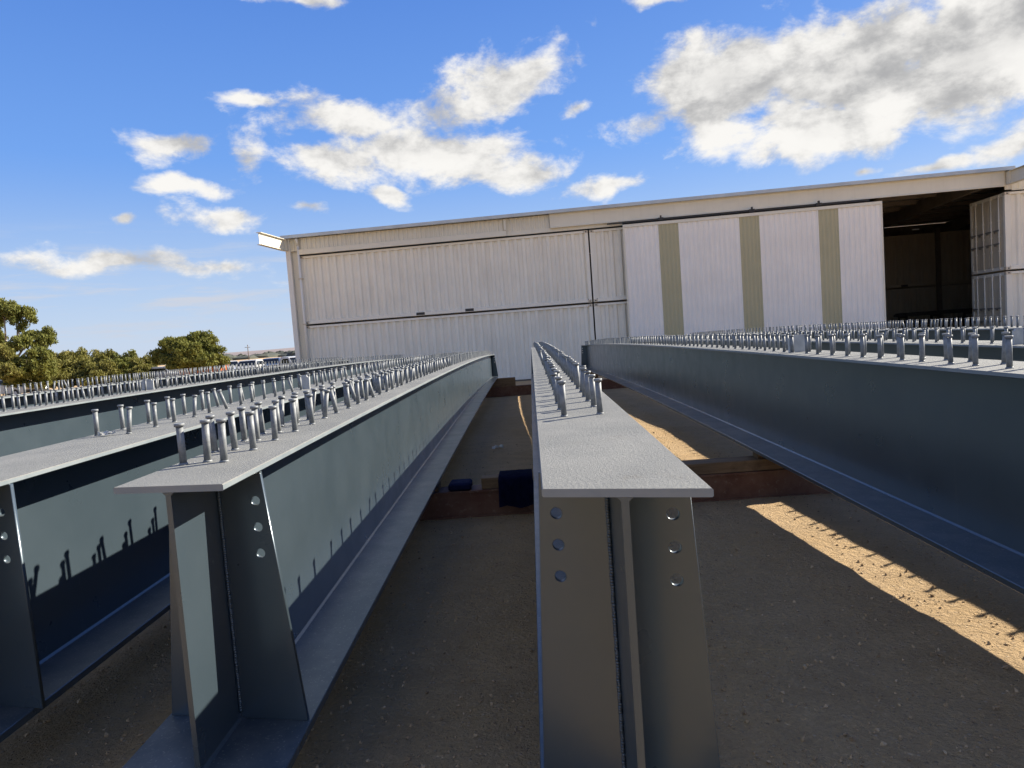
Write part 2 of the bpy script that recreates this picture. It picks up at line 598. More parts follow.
def build_ground():
    bm = bmesh.new()
    xs = [-9000, -3000, -900, -300, -120, -60, -30, -15, -9] + [-6.5 + 0.09 * i for i in range(150)] + [8, 10, 14, 20, 30, 60, 120, 300, 900, 3000, 9000]
    ys = [-3000, -600, -120, -40, -15, -8, -4, -2] + [-1.0 + 0.09 * i for i in range(130)] + [10.9 + 0.3 * i for i in range(40)] + [24, 27, 30, 36, 45, 60, 90, 150, 300, 800, 2500, 9000]
    g = []
    for y in ys:
        row = []
        for x in xs:
            near = -7 < x < 8 and -1.5 < y < 23
            row.append(bm.verts.new((x, y, ground_z(x, y) + (bumps(x, y) if near else 0))))
        g.append(row)
    for j in range(len(ys) - 1):
        for i in range(len(xs) - 1):
            bm.faces.new((g[j][i], g[j][i + 1], g[j + 1][i + 1], g[j + 1][i]))
    obj('ground', bm, M['ground'], smooth=True, kind='structure')
    # loose stones
    R = random.Random(11)
    bm = bmesh.new()
    for k in range(15000):
        y = 0.8 + 9.0 * R.random() ** 1.6
        x = R.uniform(-0.75, 0.75) * y * 1.15 + 0.1
        if x < -6 or x > 6.5:
            continue
        s = 0.0025 + 0.0075 * R.random() ** 3 + (0.005 if R.random() < 0.02 else 0)
        z = ground_z(x, y) + bumps(x, y)
        q = Euler((R.random() * 6, R.random() * 6, R.random() * 6)).to_matrix()
        sc = Vector((R.uniform(0.8, 1.5), R.uniform(0.7, 1.2), R.uniform(0.5, 0.9)))
        vs = []
        for c in ((1, 0, 0), (-1, 0, 0), (0, 1, 0), (0, -1, 0), (0, 0, 1), (0, 0, -1)):
            w = q @ Vector([c[i] * sc[i] * R.uniform(0.8, 1.2) for i in range(3)])
            vs.append(bm.verts.new((x + w.x * s, y + w.y * s, z + s * 0.25 + w.z * s)))
        for a, b_ in ((0, 2), (2, 1), (1, 3), (3, 0)):
            bm.faces.new((vs[a], vs[b_], vs[4]))
            bm.faces.new((vs[b_], vs[a], vs[5]))
    obj('loose_gravel', bm, M['stone'], kind='stuff')


build_ground()


# ------------------------------------------------------------------ shed and its shipping containers
FA = Vector((-10.5291, 29.4131, 0.0))
FR = math.atan2(-0.0957, 0.9954)
FLOOR = -1.85


def fpt(u, dep, z):
    return Vector((FA.x + u * cos(FR) - dep * sin(FR), FA.y + u * sin(FR) + dep * cos(FR), z))


def corr_profile(x0, x1, pitch, dep, top=0.30, slope=0.16):
    pts = []
    x = x0
    while x < x1 - 1e-6:
        for fx, d in ((0.0, 0.0), (top, 0.0), (top + slope, dep), (2 * top + slope + 0.08, dep), (1.0 - 0.02, 0.0)):
            xx = x + fx * pitch
            if xx <= x1:
                pts.append((xx, d))
        x += pitch
    pts.append((x1, 0.0))
    return pts


def corr_sheet(bm, x0, x1, z0, z1, y, pitch, dep, thick=0.012, into=1):
    """ribbed sheet facing -y (into=1: ribs sink in), with a real back face"""
    pr = corr_profile(x0, x1, pitch, dep)
    for back in (0, 1):
        A = [bm.verts.new((x, y + into * d + back * thick, z0)) for x, d in pr]
        B = [bm.verts.new((x, y + into * d + back * thick, z1)) for x, d in pr]
        for i in range(len(pr) - 1):
            q = (A[i], A[i + 1], B[i + 1], B[i])
            bm.faces.new(q if not back else q[::-1])
    return bm


def build_container(length, name='shipping_container', doors=False, pockets=True):
    W, H = 2.438, 2.896
    t = thing(name, 'x', 'container')
    bm = bmesh.new()
    corr_sheet(bm, 0.13, length - 0.13, 0.16, H - 0.10, 0.045, 0.335, 0.060)
    obj('side_wall', bm, M['cream'], t)
    bm = bmesh.new()
    corr_sheet(bm, 0.13, length - 0.13, 0.16, H - 0.10, W - 0.081, 0.335, 0.060, into=-1)
    obj('side_wall', bm, M['cream'], t)
    for y in (0.012, W - 0.072):
        obj('top_rail', one_box(0.165, length - 0.165, y, y + 0.06, H - 0.10, H - 0.012), M['cream'], t)
    for y in (0.012, W - 0.072):
        r = obj('bottom_rail', one_box(0.165, length - 0.165, y, y + 0.06, 0.012, 0.16), M['cream'], t)
        if pockets and y < 1:
            for px in (length / 2 - 1.22, length / 2 + 0.86):
                obj('fork_pocket', one_box(px, px + 0.36, y - 0.004, y + 0.03, 0.03, 0.14), M['dark'], r)
    for x in (0.006, length - 0.136):
        for y in (0.006, W - 0.136):
            obj('corner_post', one_box(x, x + 0.13, y, y + 0.13, 0.118, H - 0.118), M['cream'], t)
    for x in (0.0, length - 0.178):
        for y in (0.0, W - 0.162):
            for z in (0.0, H - 0.118):
                c = obj('corner_casting', one_box(x, x + 0.178, y, y + 0.162, z, z + 0.118, bevel=0.008), M['castings'], t)
                yy = y - 0.002 if y < 1 else y + 0.162 - 0.028
                obj('casting_hole', one_box(x + 0.055, x + 0.125, yy, yy + 0.03, z + 0.03, z + 0.09, bevel=0.01), M['dark'], c)
    obj('roof', one_box(0.14, length - 0.14, 0.08, W - 0.08, H - 0.06, H - 0.03), M['cream'], t)
    obj('floor', one_box(0.14, length - 0.14, 0.08, W - 0.08, 0.10, 0.15), M['dark'], t)
    ends = [(length - 0.06, length - 0.02)]
    if not doors:
        ends.append((0.02, 0.06))
    for a, b_ in ends:
        obj('end_wall', one_box(a, b_, 0.136, W - 0.136, 0.10, H - 0.09), M['cream'], t)
    if doors:
        obj('header', one_box(0.02, 0.10, 0.17, W - 0.17, H - 0.13, H - 0.012), M['cream'], t)
        obj('door_sill', one_box(0.02, 0.10, 0.17, W - 0.17, 0.012, 0.14), M['cream'], t)
        for k in (0, 1):
            y0 = 0.140 + k * (W - 0.28) / 2 + 0.006
            y1 = y0 + (W - 0.28) / 2 - 0.012
            bm = bmesh.new()
            box(bm, 0.045, 0.075, y0, y1, 0.15, H - 0.14)
            for z in (0.15, 0.72, 0.80, 1.36, 1.44, 2.02, 2.10, H - 0.20):       # pressed frames of the leaf
                box(bm, 0.028, 0.0445, y0 + 0.003, y1 - 0.003, z + 0.002, z + 0.055)
            for y in (y0, y1 - 0.05):
                box(bm, 0.027, 0.0443, y, y + 0.05, 0.151, H - 0.141)
            d = obj('door', bm, M['castings'], t)
            for yy in (y0 + 0.27, y1 - 0.27):
                bm = bmesh.new()
                tube(bm, (0.008, yy, 0.06), (0.008, yy, H - 0.06), 0.026, n=8)
                for z in (0.10, 0.75, 1.30, 1.9, H - 0.12):
                    box(bm, -0.012, 0.0275, yy - 0.045, yy + 0.045, z - 0.03, z + 0.03)
                obj('locking_bar', bm, M['cream'], d)
                bm = bmesh.new()
                for z in (1.00, 1.50):
                    box(bm, -0.034, -0.014, yy - 0.03, yy + 0.34, z, z + 0.06)
                    box(bm, -0.013, 0.027, yy + 0.24, yy + 0.33, z - 0.05, z - 0.002)
                obj('door_handle', bm, M['weld'], d)
            yh = y0 - 0.02 if k == 0 else y1 - 0.03
            for z in (0.35, 1.0, 1.75, 2.5):
                obj('hinge', one_box(0.012, 0.043, yh, yh + 0.05, z, z + 0.12), M['castings'], d)
    return t


def put(t, u, dep, z, label, group):
    p = fpt(u, dep, z)
    t.location = p
    t.rotation_euler = (0, 0, FR)
    t['label'] = label
    t['group'] = group


GC = 'shipping containers stacked to carry the shed roof'
c40 = build_container(12.19)
put(c40, 1.03, 0.0, FLOOR + 0.03, 'long white ribbed container at the bottom of the stack left of the sliding door', GC)
c = copy_tree(c40)
put(c, 1.03, 0.0, FLOOR + 0.03 + 2.95, 'long white ribbed container on top of the stack left of the sliding door', GC)
c20 = build_container(6.06, pockets=False)
put(c20, 13.27, 0.01, FLOOR + 0.03, 'lower container half hidden behind the left edge of the sliding door', GC)
c = copy_tree(c20)
put(c, 13.27, 0.01, FLOOR + 0.03 + 2.95, 'upper container half hidden behind the left edge of the sliding door', GC)
cd = build_container(12.19, doors=True, pockets=False)
put(cd, 28.72, 0.0, FLOOR + 0.03, 'lower container right of the shed opening, its barred doors facing the opening', GC)
c = copy_tree(cd)
put(c, 28.72, 0.0, FLOOR + 0.03 + 2.95, 'upper container right of the shed opening, its barred doors facing the opening', GC)
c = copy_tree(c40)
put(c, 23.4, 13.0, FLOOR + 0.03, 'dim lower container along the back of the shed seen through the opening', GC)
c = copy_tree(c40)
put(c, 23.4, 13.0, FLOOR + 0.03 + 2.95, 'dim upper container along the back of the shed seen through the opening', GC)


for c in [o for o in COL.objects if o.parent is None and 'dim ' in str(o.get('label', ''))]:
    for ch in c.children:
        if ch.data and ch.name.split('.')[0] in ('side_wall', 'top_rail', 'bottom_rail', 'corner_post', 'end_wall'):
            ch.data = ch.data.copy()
            ch.data.materials[0] = M['cream_shaded']


def ibeam(bm, x0, x1, zc, depth, width, yc, tf=0.02, tw=0.014):
    """I beam along local x"""
    box(bm, x0, x1, yc - tw / 2, yc + tw / 2, zc - depth / 2 + tf, zc + depth / 2 - tf)
    for s in (-1, 1):
        z0 = zc + s * depth / 2 - (tf if s > 0 else 0)
        box(bm, x0, x1, yc - width / 2, yc + width / 2, z0, z0 + tf)


def build_shed():
    t = thing('steel_shed', 'cream shed with a low flat roof spanning stacked containers behind the steel girders', 'shed', fpt(0, 0, FLOOR), FR)
    Z = -FLOOR                                         # local z of the camera's height
    r = obj('roof', one_box(0.45, 41.2, -0.14, 15.7, Z + 4.80, Z + 4.86), M['roof'], t)
    bm = bmesh.new()
    box(bm, 0.40, 28.95, -0.30, -0.142, Z + 4.77, Z + 4.90)
    obj('gutter', bm, M['roof'], t)
    # beam over the door and the opening
    bm = bmesh.new()
    box(bm, 11.72, 28.66, -0.13, -0.112, Z + 4.21, Z + 4.765)
    box(bm, 11.72, 28.66, -0.20, -0.1305, Z + 4.745, Z + 4.766)
    box(bm, 11.72, 28.66, -0.20, -0.1305, Z + 4.205, Z + 4.228)
    obj('fascia_beam', bm, M['fascia'], t)
    # ribbed panel above the left containers
    bm = bmesh.new()
    corr_sheet(bm, 0.62, 11.70, Z + 4.24, Z + 4.765, -0.05, 0.19, 0.028)
    obj('cladding_panel', bm, M['fascia'], t)
    bm = bmesh.new()
    corr_sheet(bm, 28.72, 41.0, Z + 4.10, Z + 4.765, -0.02, 0.25, 0.028)
    obj('cladding_panel', bm, M['fascia'], t)
    obj('flashing', one_box(28.95, 41.0, -0.045, -0.022, Z + 4.055, Z + 4.10), M['fascia'], t)
    bm = bmesh.new()
    box(bm, 1.05, 9.95, -0.14, -0.055, Z + 4.07, Z + 4.28)
    box(bm, 9.86, 9.95, -0.158, -0.056, Z + 4.302, Z + 4.74)
    obj('flashing', bm, M['fascia'], t)
    obj('flashing', one_box(9.96, 14.6, -0.07, -0.02, Z + 4.07, Z + 4.235), M['fascia'], t)
    # corner post and downpipe at the left end
    bm = bmesh.new()
    box(bm, 0.50, 0.70, -0.10, 0.10, 0.0, Z + 4.80)
    obj('corner_column', bm, M['white'], t)
    bm = bmesh.new()
    box(bm, 0.705, 0.955, 0.06, 0.10, 0.0, Z + 4.24)
    obj('filler_panel', bm, M['fascia'], t)
    bm = bmesh.new()
    tube(bm, (1.06, -0.10, 0.0), (1.06, -0.10, Z + 4.46), 0.055, n=12)
    tube(bm, (1.06, -0.10, Z + 4.46), (1.06, -0.20, Z + 4.75), 0.055, n=12)
    d = obj('downpipe', bm, M['white'], t)
    for z in (1.4, 2.97, 4.9):
        obj('pipe_bracket', one_box(0.98, 1.14, -0.17, 0.0, z, z + 0.05), M['castings'], d)
    # eaves beams that stand out towards the yard at both ends of the front
    for u, nm in ((0.56, M['fascia']), (28.80, M['fascia'])):
        bm = bmesh.new()
        box(bm, u - 0.007, u + 0.007, -2.50, -0.305, Z + 4.275, Z + 4.715)
        box(bm, u - 0.10, u + 0.10, -2.50, -0.305, Z + 4.717, Z + 4.735)
        box(bm, u - 0.10, u + 0.10, -2.50, -0.305, Z + 4.255, Z + 4.273)
        box(bm, u - 0.09, u + 0.09, -0.303, -0.145, Z + 4.26, Z + 4.73)
        obj('eaves_beam', bm, nm, t)
    # walls that close the back and the sides
    bm = bmesh.new()
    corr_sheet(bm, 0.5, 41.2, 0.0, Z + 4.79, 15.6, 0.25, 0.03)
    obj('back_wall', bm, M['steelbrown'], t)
    obj('side_wall', one_box(0.50, 0.53, 0.11, 15.6, 0.0, Z + 4.79), M['white'], t)
    obj('side_wall', one_box(41.1, 41.13, 0.11, 15.6, 0.0, Z + 4.79), M['white'], t)
    # rafters and purlins under the roof
    for x in (20.0, 24.4, 28.0, 33.0, 38.0):
        bm = bmesh.new()
        L = 14.6
        z0, z1 = Z + 4.50, Z + 4.28
        for s in (0,):
            v = []
            for (y, zc) in ((0.15, z0), (L, z1)):
                for (dx, dz) in ((-0.09, -0.27), (0.09, -0.27), (0.09, 0.24), (-0.09, 0.24)):
                    v.append(bm.verts.new((x + dx, y, zc + dz)))
            for f in ((0, 1, 5, 4), (1, 2, 6, 5), (2, 3, 7, 6), (3, 0, 4, 7), (3, 2, 1, 0), (4, 5, 6, 7)):
                bm.faces.new([v[i] for i in f])
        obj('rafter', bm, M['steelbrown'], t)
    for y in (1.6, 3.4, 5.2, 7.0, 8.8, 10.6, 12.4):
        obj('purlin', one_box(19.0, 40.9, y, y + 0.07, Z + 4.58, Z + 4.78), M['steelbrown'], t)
    obj('light_fitting', one_box(29.0, 29.3, 8.2, 8.3, Z + 3.75, Z + 3.80), M['lens'], t)
    obj('support_post', one_box(32.15, 32.35, 12.72, 12.92, 0.0, Z + 4.2), M['steelbrown'], t)
    return t


build_shed()
slab = obj('concrete_floor', one_box(0.3, 41.0, -0.25, 15.4, -0.05, 0.022), M['concrete'], None, kind='structure')
slab.location = fpt(0, 0, FLOOR)
slab.rotation_euler = (0, 0, FR)


def build_sliding_door():
    t = thing('sliding_door', 'wide white ribbed sliding door with three yellowish translucent strips on the shed front', 'door', fpt(14.59, -0.36, FLOOR), FR)
    Z = -FLOOR
    W = 9.66
    strips = [(1.37, 2.14), (4.44, 5.19), (7.36, 8.09)]
    edges = [0.06] + [e for s in strips for e in s] + [W - 0.05]
    for i in range(0, len(edges), 2):
        bm = bmesh.new()
        corr_sheet(bm, edges[i], edges[i + 1], 0.10, Z + 3.93, 0.0, 0.195, 0.026)
        obj('cladding_sheet', bm, M['door'], t)
    for a, b_ in strips:
        bm = bmesh.new()
        corr_sheet(bm, a, b_, 0.10, Z + 3.93, 0.003, 0.155, 0.022)
        for z in (1.35, 2.7, 4.05):
            box(bm, a, b_, 0.03, 0.05, z, z + 0.05)
        obj('translucent_strip', bm, M['skylight'], t)
    obj('top_rail', one_box(0.0, W, -0.03, 0.07, Z + 3.932, Z + 4.05), M['fascia'], t)
    obj('bottom_rail', one_box(0.0, W, -0.02, 0.07, 0.05, 0.098), M['fascia'], t)
    for x in (0.0, W - 0.05):
        obj('frame_stile', one_box(x, x + 0.055, -0.02, 0.06, 0.10, Z + 3.93), M['fascia'], t)
    obj('track', one_box(-0.6, W - 0.4, 0.075, 0.14, Z + 4.12, Z + 4.17), M['dark'], t)
    for x in (1.49, 4.94, 7.40):
        bm = bmesh.new()
        box(bm, x - 0.10, x + 0.10, -0.01, 0.06, Z + 4.092, Z + 4.20)
        box(bm, x - 0.03, x + 0.03, -0.03, 0.0595, Z + 4.20, Z + 4.28)
        obj('hanger', bm, M['dark'], t)
    return t


build_sliding_door()


def build_rack():
    t = thing('steel_rack', 'low dark rack of steel lengths inside the shed opening', 'rack', fpt(29.0, 9.5, FLOOR), FR)
    bm = bmesh.new()
    for x in (0.1, 1.7, 3.3):
        for y in (0.0, 0.9):
            box(bm, x, x + 0.09, y, y + 0.09, 0.02, 1.5)
        for z in (0.35, 0.85, 1.3):
            box(bm, x + 0.005, x + 0.085, 0.0905, 0.8995, z, z + 0.08)
    obj('rack_frame', bm, M['dark'], t)
    R = random.Random(5)
    bm = bmesh.new()
    for z in (0.44, 0.94, 1.39):
        y = 0.1
        while y < 0.8:
            h = R.uniform(0.06, 0.22)
            w = R.uniform(0.06, 0.14)
            box(bm, R.uniform(-0.2, 0.05), R.uniform(3.3, 3.8), y, y + w, z - 0.008, z + h)
            y += w + 0.03
    obj('steel_lengths', bm, M['dark'], t)


build_rack()


# ------------------------------------------------------------------ girders
BF, TW = 0.025, 0.014


def stud_mesh(h, r, pale=False):
    bm = bmesh.new()
    tube(bm, (0, 0, 0.0), (0, 0, 0.006), r * 1.35, r * 1.15, 10)
    tube(bm, (0, 0, 0.004), (0, 0, h - 0.010), r, n=10)
    tube(bm, (0, 0, h - 0.009), (0, 0, h), r * 1.38, n=12)
    me = bpy.data.meshes.new('shear_stud')
    bm.to_mesh(me)
    bm.free()
    me.materials.append(M['studpale'] if pale else M['stud'])
    return me


STUD = stud_mesh(0.120, 0.0100)


def sweep(bm, prof, xs, ys, zs, skew=0.0):
    """closed profile [(dx, dz)] swept along the cambered line"""
    rings = []
    for x, y, z in zip(xs, ys, zs):
        rings.append([bm.verts.new((x + dx, y - skew * dx, z + dz)) for dx, dz in prof])
    n = len(prof)
    for a, b_ in zip(rings[:-1], rings[1:]):
        for i in range(n):
            bm.faces.new((a[i], a[(i + 1) % n], b_[(i + 1) % n], b_[i]))
    bm.faces.new(rings[0][::-1])
    bm.faces.new(rings[-1])
    bmesh.ops.recalc_face_normals(bm, faces=bm.faces[:])


def build_girder(spec):
    yn, yf = spec['yn'], spec['yf']
    TF, DEP = 0.016, spec.get('dep', 0.730)
    xc = lambda y: spec['x'] + spec['drift'] * (y - yn)
    zt = lambda y: spec['z'][0] - spec['z'][1] * (y - spec['z'][2]) ** 2
    loc = Vector((xc(yn), yn, zt(yn) - DEP))
    t = thing('steel_girder', spec['label'], 'girder', loc, 0, 'painted steel girders with shear studs laid out side by side')
    N = 30
    ys = [yn + (yf - yn) * i / N for i in range(N + 1)]
    X = [xc(y) - loc.x for y in ys]
    Yl = [y - loc.y for y in ys]
    Zl = [zt(y) - loc.z for y in ys]
    tw, bw = spec['tf'] / 2, spec['bf'] / 2
    sk = spec.get('skew', 0.2)          # the ends are cut on the skew
    c = 0.0025
    bm = bmesh.new()
    sweep(bm, [(-tw, -TF + c), (-tw + c, -TF), (tw - c, -TF), (tw, -TF + c), (tw, -c), (tw - c, 0), (-tw + c, 0), (-tw, -c)], X, Yl, Zl, sk)
    # the top face stays bare grey, the edges and the soffit are painted with the girder
    f = obj('top_flange', bm, [M['flange'], M['edge'], M['paint']], t)
    for p in f.data.polygons:
        p.material_index = 0 if p.normal.z > 0.5 else (2 if p.normal.z < -0.5 else 1)
    bm = bmesh.new()
    h = DEP - TF
    k = 0.008
    prof = [(TW / 2, -TF - k), (TW / 2, -DEP + BF + k), (TW / 2 + k, -DEP + BF + 0.0005), (-TW / 2 - k, -DEP + BF + 0.0005), (-TW / 2, -DEP + BF + k), (-TW / 2, -TF - k), (-TW / 2 - k, -TF - 0.0005), (TW / 2 + k, -TF - 0.0005)]
    sweep(bm, prof, X, Yl, Zl, sk)
    obj('web', bm, M['paint'], t)
    bm = bmesh.new()
    sweep(bm, [(-bw, -DEP + c), (-bw + c, -DEP), (bw - c, -DEP), (bw, -DEP + c), (bw, -DEP + BF - c), (bw - c, -DEP + BF), (-bw + c, -DEP + BF), (-bw, -DEP + BF - c)], X, Yl, Zl, sk)
    obj('bottom_flange', bm, M['paint'], t)
    # bearing stiffeners, each with three bolt holes
    for y, near in ((yn + spec['set'], True), (yf - 0.12, False)):
        for s in (1, -1):
            a, b_ = spec['stf']
            z1, z0 = -TF - 0.001, -DEP + BF + 0.001
            w0 = TW / 2 + 0.001
            out = [(s * (w0 + 0.013), z0), (s * b_, z0), (s * a, z1), (s * (w0 + 0.013), z1), (s * w0, z1 - 0.013), (s * w0, z0 + 0.013)]
            if s < 0:
                out = out[::-1]
            hx = s * spec['hx']
            me = plate_with_holes(out, [(hx, -spec['hz'] - 0.0715 * i, 0.0135) for i in range(3)], 0.014)
            me.transform(Matrix(((1, 0, 0, 0), (-sk, 1, 0, 0), (0, 0, 1, 0), (0, 0, 0, 1))))
            st = obj('end_stiffener', me, M['paint'], t, (xc(y) - loc.x, y - loc.y, zt(y) - loc.z))
            if near:
                R = random.Random(3)
                bm = bmesh.new()
                zz = z0 + 0.02
                while zz < z1 - 0.02:
                    w = s * (w0 + 0.0035 + R.uniform(-0.0008, 0.0008))
                    tube(bm, (w, -0.0095 - sk * w, zz), (w, -0.0095 - sk * w, zz + 0.0075), 0.0046 + R.uniform(0, 0.0007), 0.0046 + R.uniform(0, 0.0007), n=7)
                    zz += R.uniform(0.005, 0.0075)
                obj('weld_bead', bm, M['paint'], st)
    # shear studs
    R = random.Random(spec['seed'])
    spots = []
    y = spec['y0']
    i = 0
    while y < yf - 0.35:
        for j, off in enumerate(spec['rows']):
            yy = y + R.uniform(-0.018, 0.018)
            xx = xc(yy) + off + R.uniform(-0.004, 0.004)
            tl = R.random()
            if i < 2 and not spec.get('wild'):
                rx, ry = R.gauss(0, 0.02), R.gauss(0, 0.02)
            elif tl < spec['bent']:
                aa = R.uniform(0, 2 * pi)
                mm = R.uniform(0.12, 0.34)
                rx, ry = mm * cos(aa), mm * sin(aa)
            else:
                rx, ry = R.gauss(0, 0.018), R.gauss(0, 0.018)
            hh = R.gauss(1.0, 0.015)
            spots.append((xx, yy, zt(yy), rx, ry, hh))
        y += spec['pitch']
        i += 1
    seen = []
    rest = []
    for s in spots:
        q = project((s[0], s[1], s[2] + 0.06))
        if q and -4 < q[0] < 1028 and -4 < q[1] < 772:
            seen.append((q[2], s))
        else:
            rest.append(s)
    seen.sort(key=lambda e: e[0])
    for k, (d_, s) in enumerate(seen):
        if k >= 100:
            rest.append(s)
            continue
        o = bpy.data.objects.new('shear_stud', STUD)
        COL.objects.link(o)
        o.parent = t
        o.location = (s[0] - loc.x, s[1] - loc.y, s[2] - loc.z - 0.0006)
        o.rotation_euler = (s[3], s[4], R.uniform(0, 6))
        o.scale = (1, 1, s[5])
    if rest:
        bm = bmesh.new()
        for s in rest:
            tmp = bmesh.new()
            tube(tmp, (0, 0, 0), (0, 0, 0.11), 0.010, n=6)
            tube(tmp, (0, 0, 0.11), (0, 0, 0.12), 0.0138, n=7)
            mat = Matrix.Translation((s[0] - loc.x, s[1] - loc.y, s[2] - loc.z - 0.0006)) @ Euler((s[3], s[4], 0)).to_matrix().to_4x4()
            vm = {}
            for v in tmp.verts:
                vm[v] = bm.verts.new(mat @ v.co)
            for f_ in tmp.faces:
                bm.faces.new([vm[v] for v in f_.verts])
            tmp.free()
        obj('shear_stud', bm, M['stud'], t, kind='stuff')
    # lifting plate between the studs
    if spec.get('lug'):
        lx, ly, lw = spec['lug']
        bm = bmesh.new()
        box(bm, -lw / 2, lw / 2, -0.008, 0.008, 0.0, 0.115)
        bmesh.ops.bevel(bm, geom=[e for e in bm.edges if abs(e.verts[0].co.x - e.verts[1].co.x) < 1e-4 and abs(e.verts[0].co.z - e.verts[1].co.z) < 1e-4 and e.verts[0].co.z > 0.1], offset=0.018, segments=3, affect='EDGES')
        o = obj('lifting_plate', bm, M['lug'], t, (xc(ly) + lx - loc.x, ly - loc.y, zt(ly) - loc.z - 0.001))
        o.rotation_euler = (0, 0, spec.get('lugr', 0))
    # beads of spatter round the first studs
    bm = bmesh.new()
    for s in spots[:24]:
        for _ in range(7):
            aa = R.uniform(0, 6.28)
            rr = R.uniform(0.012, 0.032)
            rs = R.uniform(0.0008, 0.0024)
            p = Vector((s[0] - loc.x + rr * cos(aa), s[1] - loc.y + rr * sin(aa), s[2] - loc.z))
            vs = [bm.verts.new(p + Vector(c_) * rs) for c_ in ((1, 0, -.1), (0, 1, -.1), (-1, 0, -.1), (0, -1, -.1), (0, 0, 1))]
            for q in range(4):
                bm.faces.new((vs[q], vs[(q + 1) % 4], vs[4]))
    obj('weld_spatter', bm, M['spatter'], t, kind='stuff')
    return t, xc, zt


M['edge'] = mottled((0.16, 0.19, 0.205), (0.20, 0.225, 0.235), 6, 1, 0.45)

GIRDERS = {
    'H': dict(label='farthest left steel girder, seen only as a strip of studs below the trees', x=-6.02, drift=-0.006, yn=1.6, yf=22.6, z=(-0.262, 7e-4, 9.0), tf=0.38, bf=0.42,
              set=0.25, stf=(0.17, 0.20), hx=0.13, hz=0.09, rows=(-0.10, -0.03, 0.04), pitch=0.20, y0=2.0, bent=0.06, seed=1),
    'G': dict(label='second steel girder from the left, sunlit web under a dense row of studs', x=-4.0, drift=-0.004, yn=1.6, yf=22.6, z=(-0.287, 7e-4, 7.0), tf=0.40, bf=0.44,
              set=0.25, stf=(0.17, 0.20), hx=0.13, hz=0.09, rows=(-0.10, -0.05, 0.0), pitch=0.215, y0=2.12, bent=0.07, seed=2, lug=(-0.08, 7.25, 0.13)),
    'A': dict(label='third steel girder from the left, with splayed pale studs and a wide flange', x=-1.785, drift=-0.012, yn=1.78, yf=22.5, z=(-0.307, 7e-4, 4.8), tf=0.44, bf=0.42,
              set=0.25, stf=(0.222, 0.24), hx=0.178, hz=0.10, rows=(-0.165, -0.02), pitch=0.203, y0=3.03, bent=0.22, seed=13, lug=(-0.04, 5.62, 0.08), wild=1),
    'B': dict(label='steel girder left of the middle one, near end with bolt holes and three studs abreast', x=-0.872, drift=-0.021, yn=1.575, yf=22.4, skew=0.17, z=(-0.289, 6.8e-4, 2.8), tf=0.288, bf=0.43,
              set=0.25, stf=(0.135, 0.205), hx=0.116, hz=0.098, rows=(-0.106, -0.052, 0.010), pitch=0.201, y0=1.89, bent=0.07, seed=4),
    'C': dict(label='middle steel girder pointing straight at the viewer with six bolt holes in its near end', x=0.153, drift=0.001, yn=1.25, yf=22.3, skew=0.28, z=(-0.246, 0.88e-3, 8.5), dep=0.845, tf=0.302, bf=0.41,
              set=0.23, stf=(0.155, 0.195), hx=0.122, hz=0.108, rows=(-0.059, 0.059), pitch=0.196, y0=2.30, bent=0.06, seed=5),
    'D': dict(label='dark glossy sided steel girder right of the middle one, a lifting plate among its studs', x=1.783, drift=0.0, yn=1.55, yf=22.2, z=(-0.243, 7.2e-4, 5.0), tf=0.325, bf=0.42,
              set=0.25, stf=(0.16, 0.20), hx=0.13, hz=0.09, rows=(-0.048, 0.05), pitch=0.187, y0=1.80, bent=0.05, seed=6, lug=(0.0, 4.66, 0.14), lugr=0.25),
    'E': dict(label='second steel girder from the right, partly hidden, lifting plate near the picture edge', x=3.39, drift=0.012, yn=1.6, yf=22.2, z=(-0.308, 7e-4, 6.0), tf=0.38, bf=0.42,
              set=0.25, stf=(0.17, 0.20), hx=0.13, hz=0.09, rows=(-0.065, 0.055), pitch=0.175, y0=2.0, bent=0.10, seed=7, lug=(-0.03, 4.88, 0.14), lugr=0.2),
    'F': dict(label='farthest right steel girder, a thin strip of studs before the shed opening', x=5.09, drift=0.0, yn=1.6, yf=22.2, z=(-0.289, 7e-4, 8.0), tf=0.38, bf=0.42,
              set=0.25, stf=(0.17, 0.20), hx=0.13, hz=0.09, rows=(-0.07, 0.0, 0.07), pitch=0.21, y0=2.0, bent=0.12, seed=8),
}
BUILT = {}
for key, spec in GIRDERS.items():
    BUILT[key] = build_girder(spec)


def bottom(key, y):
    g, xc, zt = BUILT[key]
    return xc(y), zt(y) - GIRDERS[key].get('dep', 0.730)


# ------------------------------------------------------------------ dunnage under the girders
def build_bearer(y, x0, x1, h, w, label):
    z = ground_z(0, y)
    t = thing('steel_bearer', label, 'beam', (x0, y, z))
    bm = bmesh.new()
    L = x1 - x0
    box(bm, 0, L, -w / 2, w / 2, 0.012 - 0.02, 0.016)
    box(bm, 0, L, -w / 2, w / 2, h - 0.016, h)
    obj('flanges', bm, M['rusty'], t)
    bm = bmesh.new()
    box(bm, 0, L, -w / 2 + 0.012, -w / 2 + 0.022, 0.0165, h - 0.0165)
    box(bm, 0, L, w / 2 - 0.022, w / 2 - 0.012, 0.0165, h - 0.0165)
    obj('webs', bm, M['rusty'], t)
    return z + h


YD = 5.2
top_near = build_bearer(YD, -6.6, 6.0, 0.205, 0.20, 'rust red steel bearer lying on the gravel under the near half of the girders')
top_far = build_bearer(20.9, -6.6, 6.0, 0.30, 0.22, 'dark rust red bearer under the far ends of the girders by the shed')
GB = 'timber packers between bearers and girders'


def packer(x, y, z0, z1, lx, ly, label):
    o = obj('timber_packer', one_box(-lx / 2, lx / 2, -ly / 2, ly / 2, 0.0, z1 - z0, bevel=0.004), M['wood'], None, (x, y, z0))
    tag(o, label, 'timber block', GB)
    return o


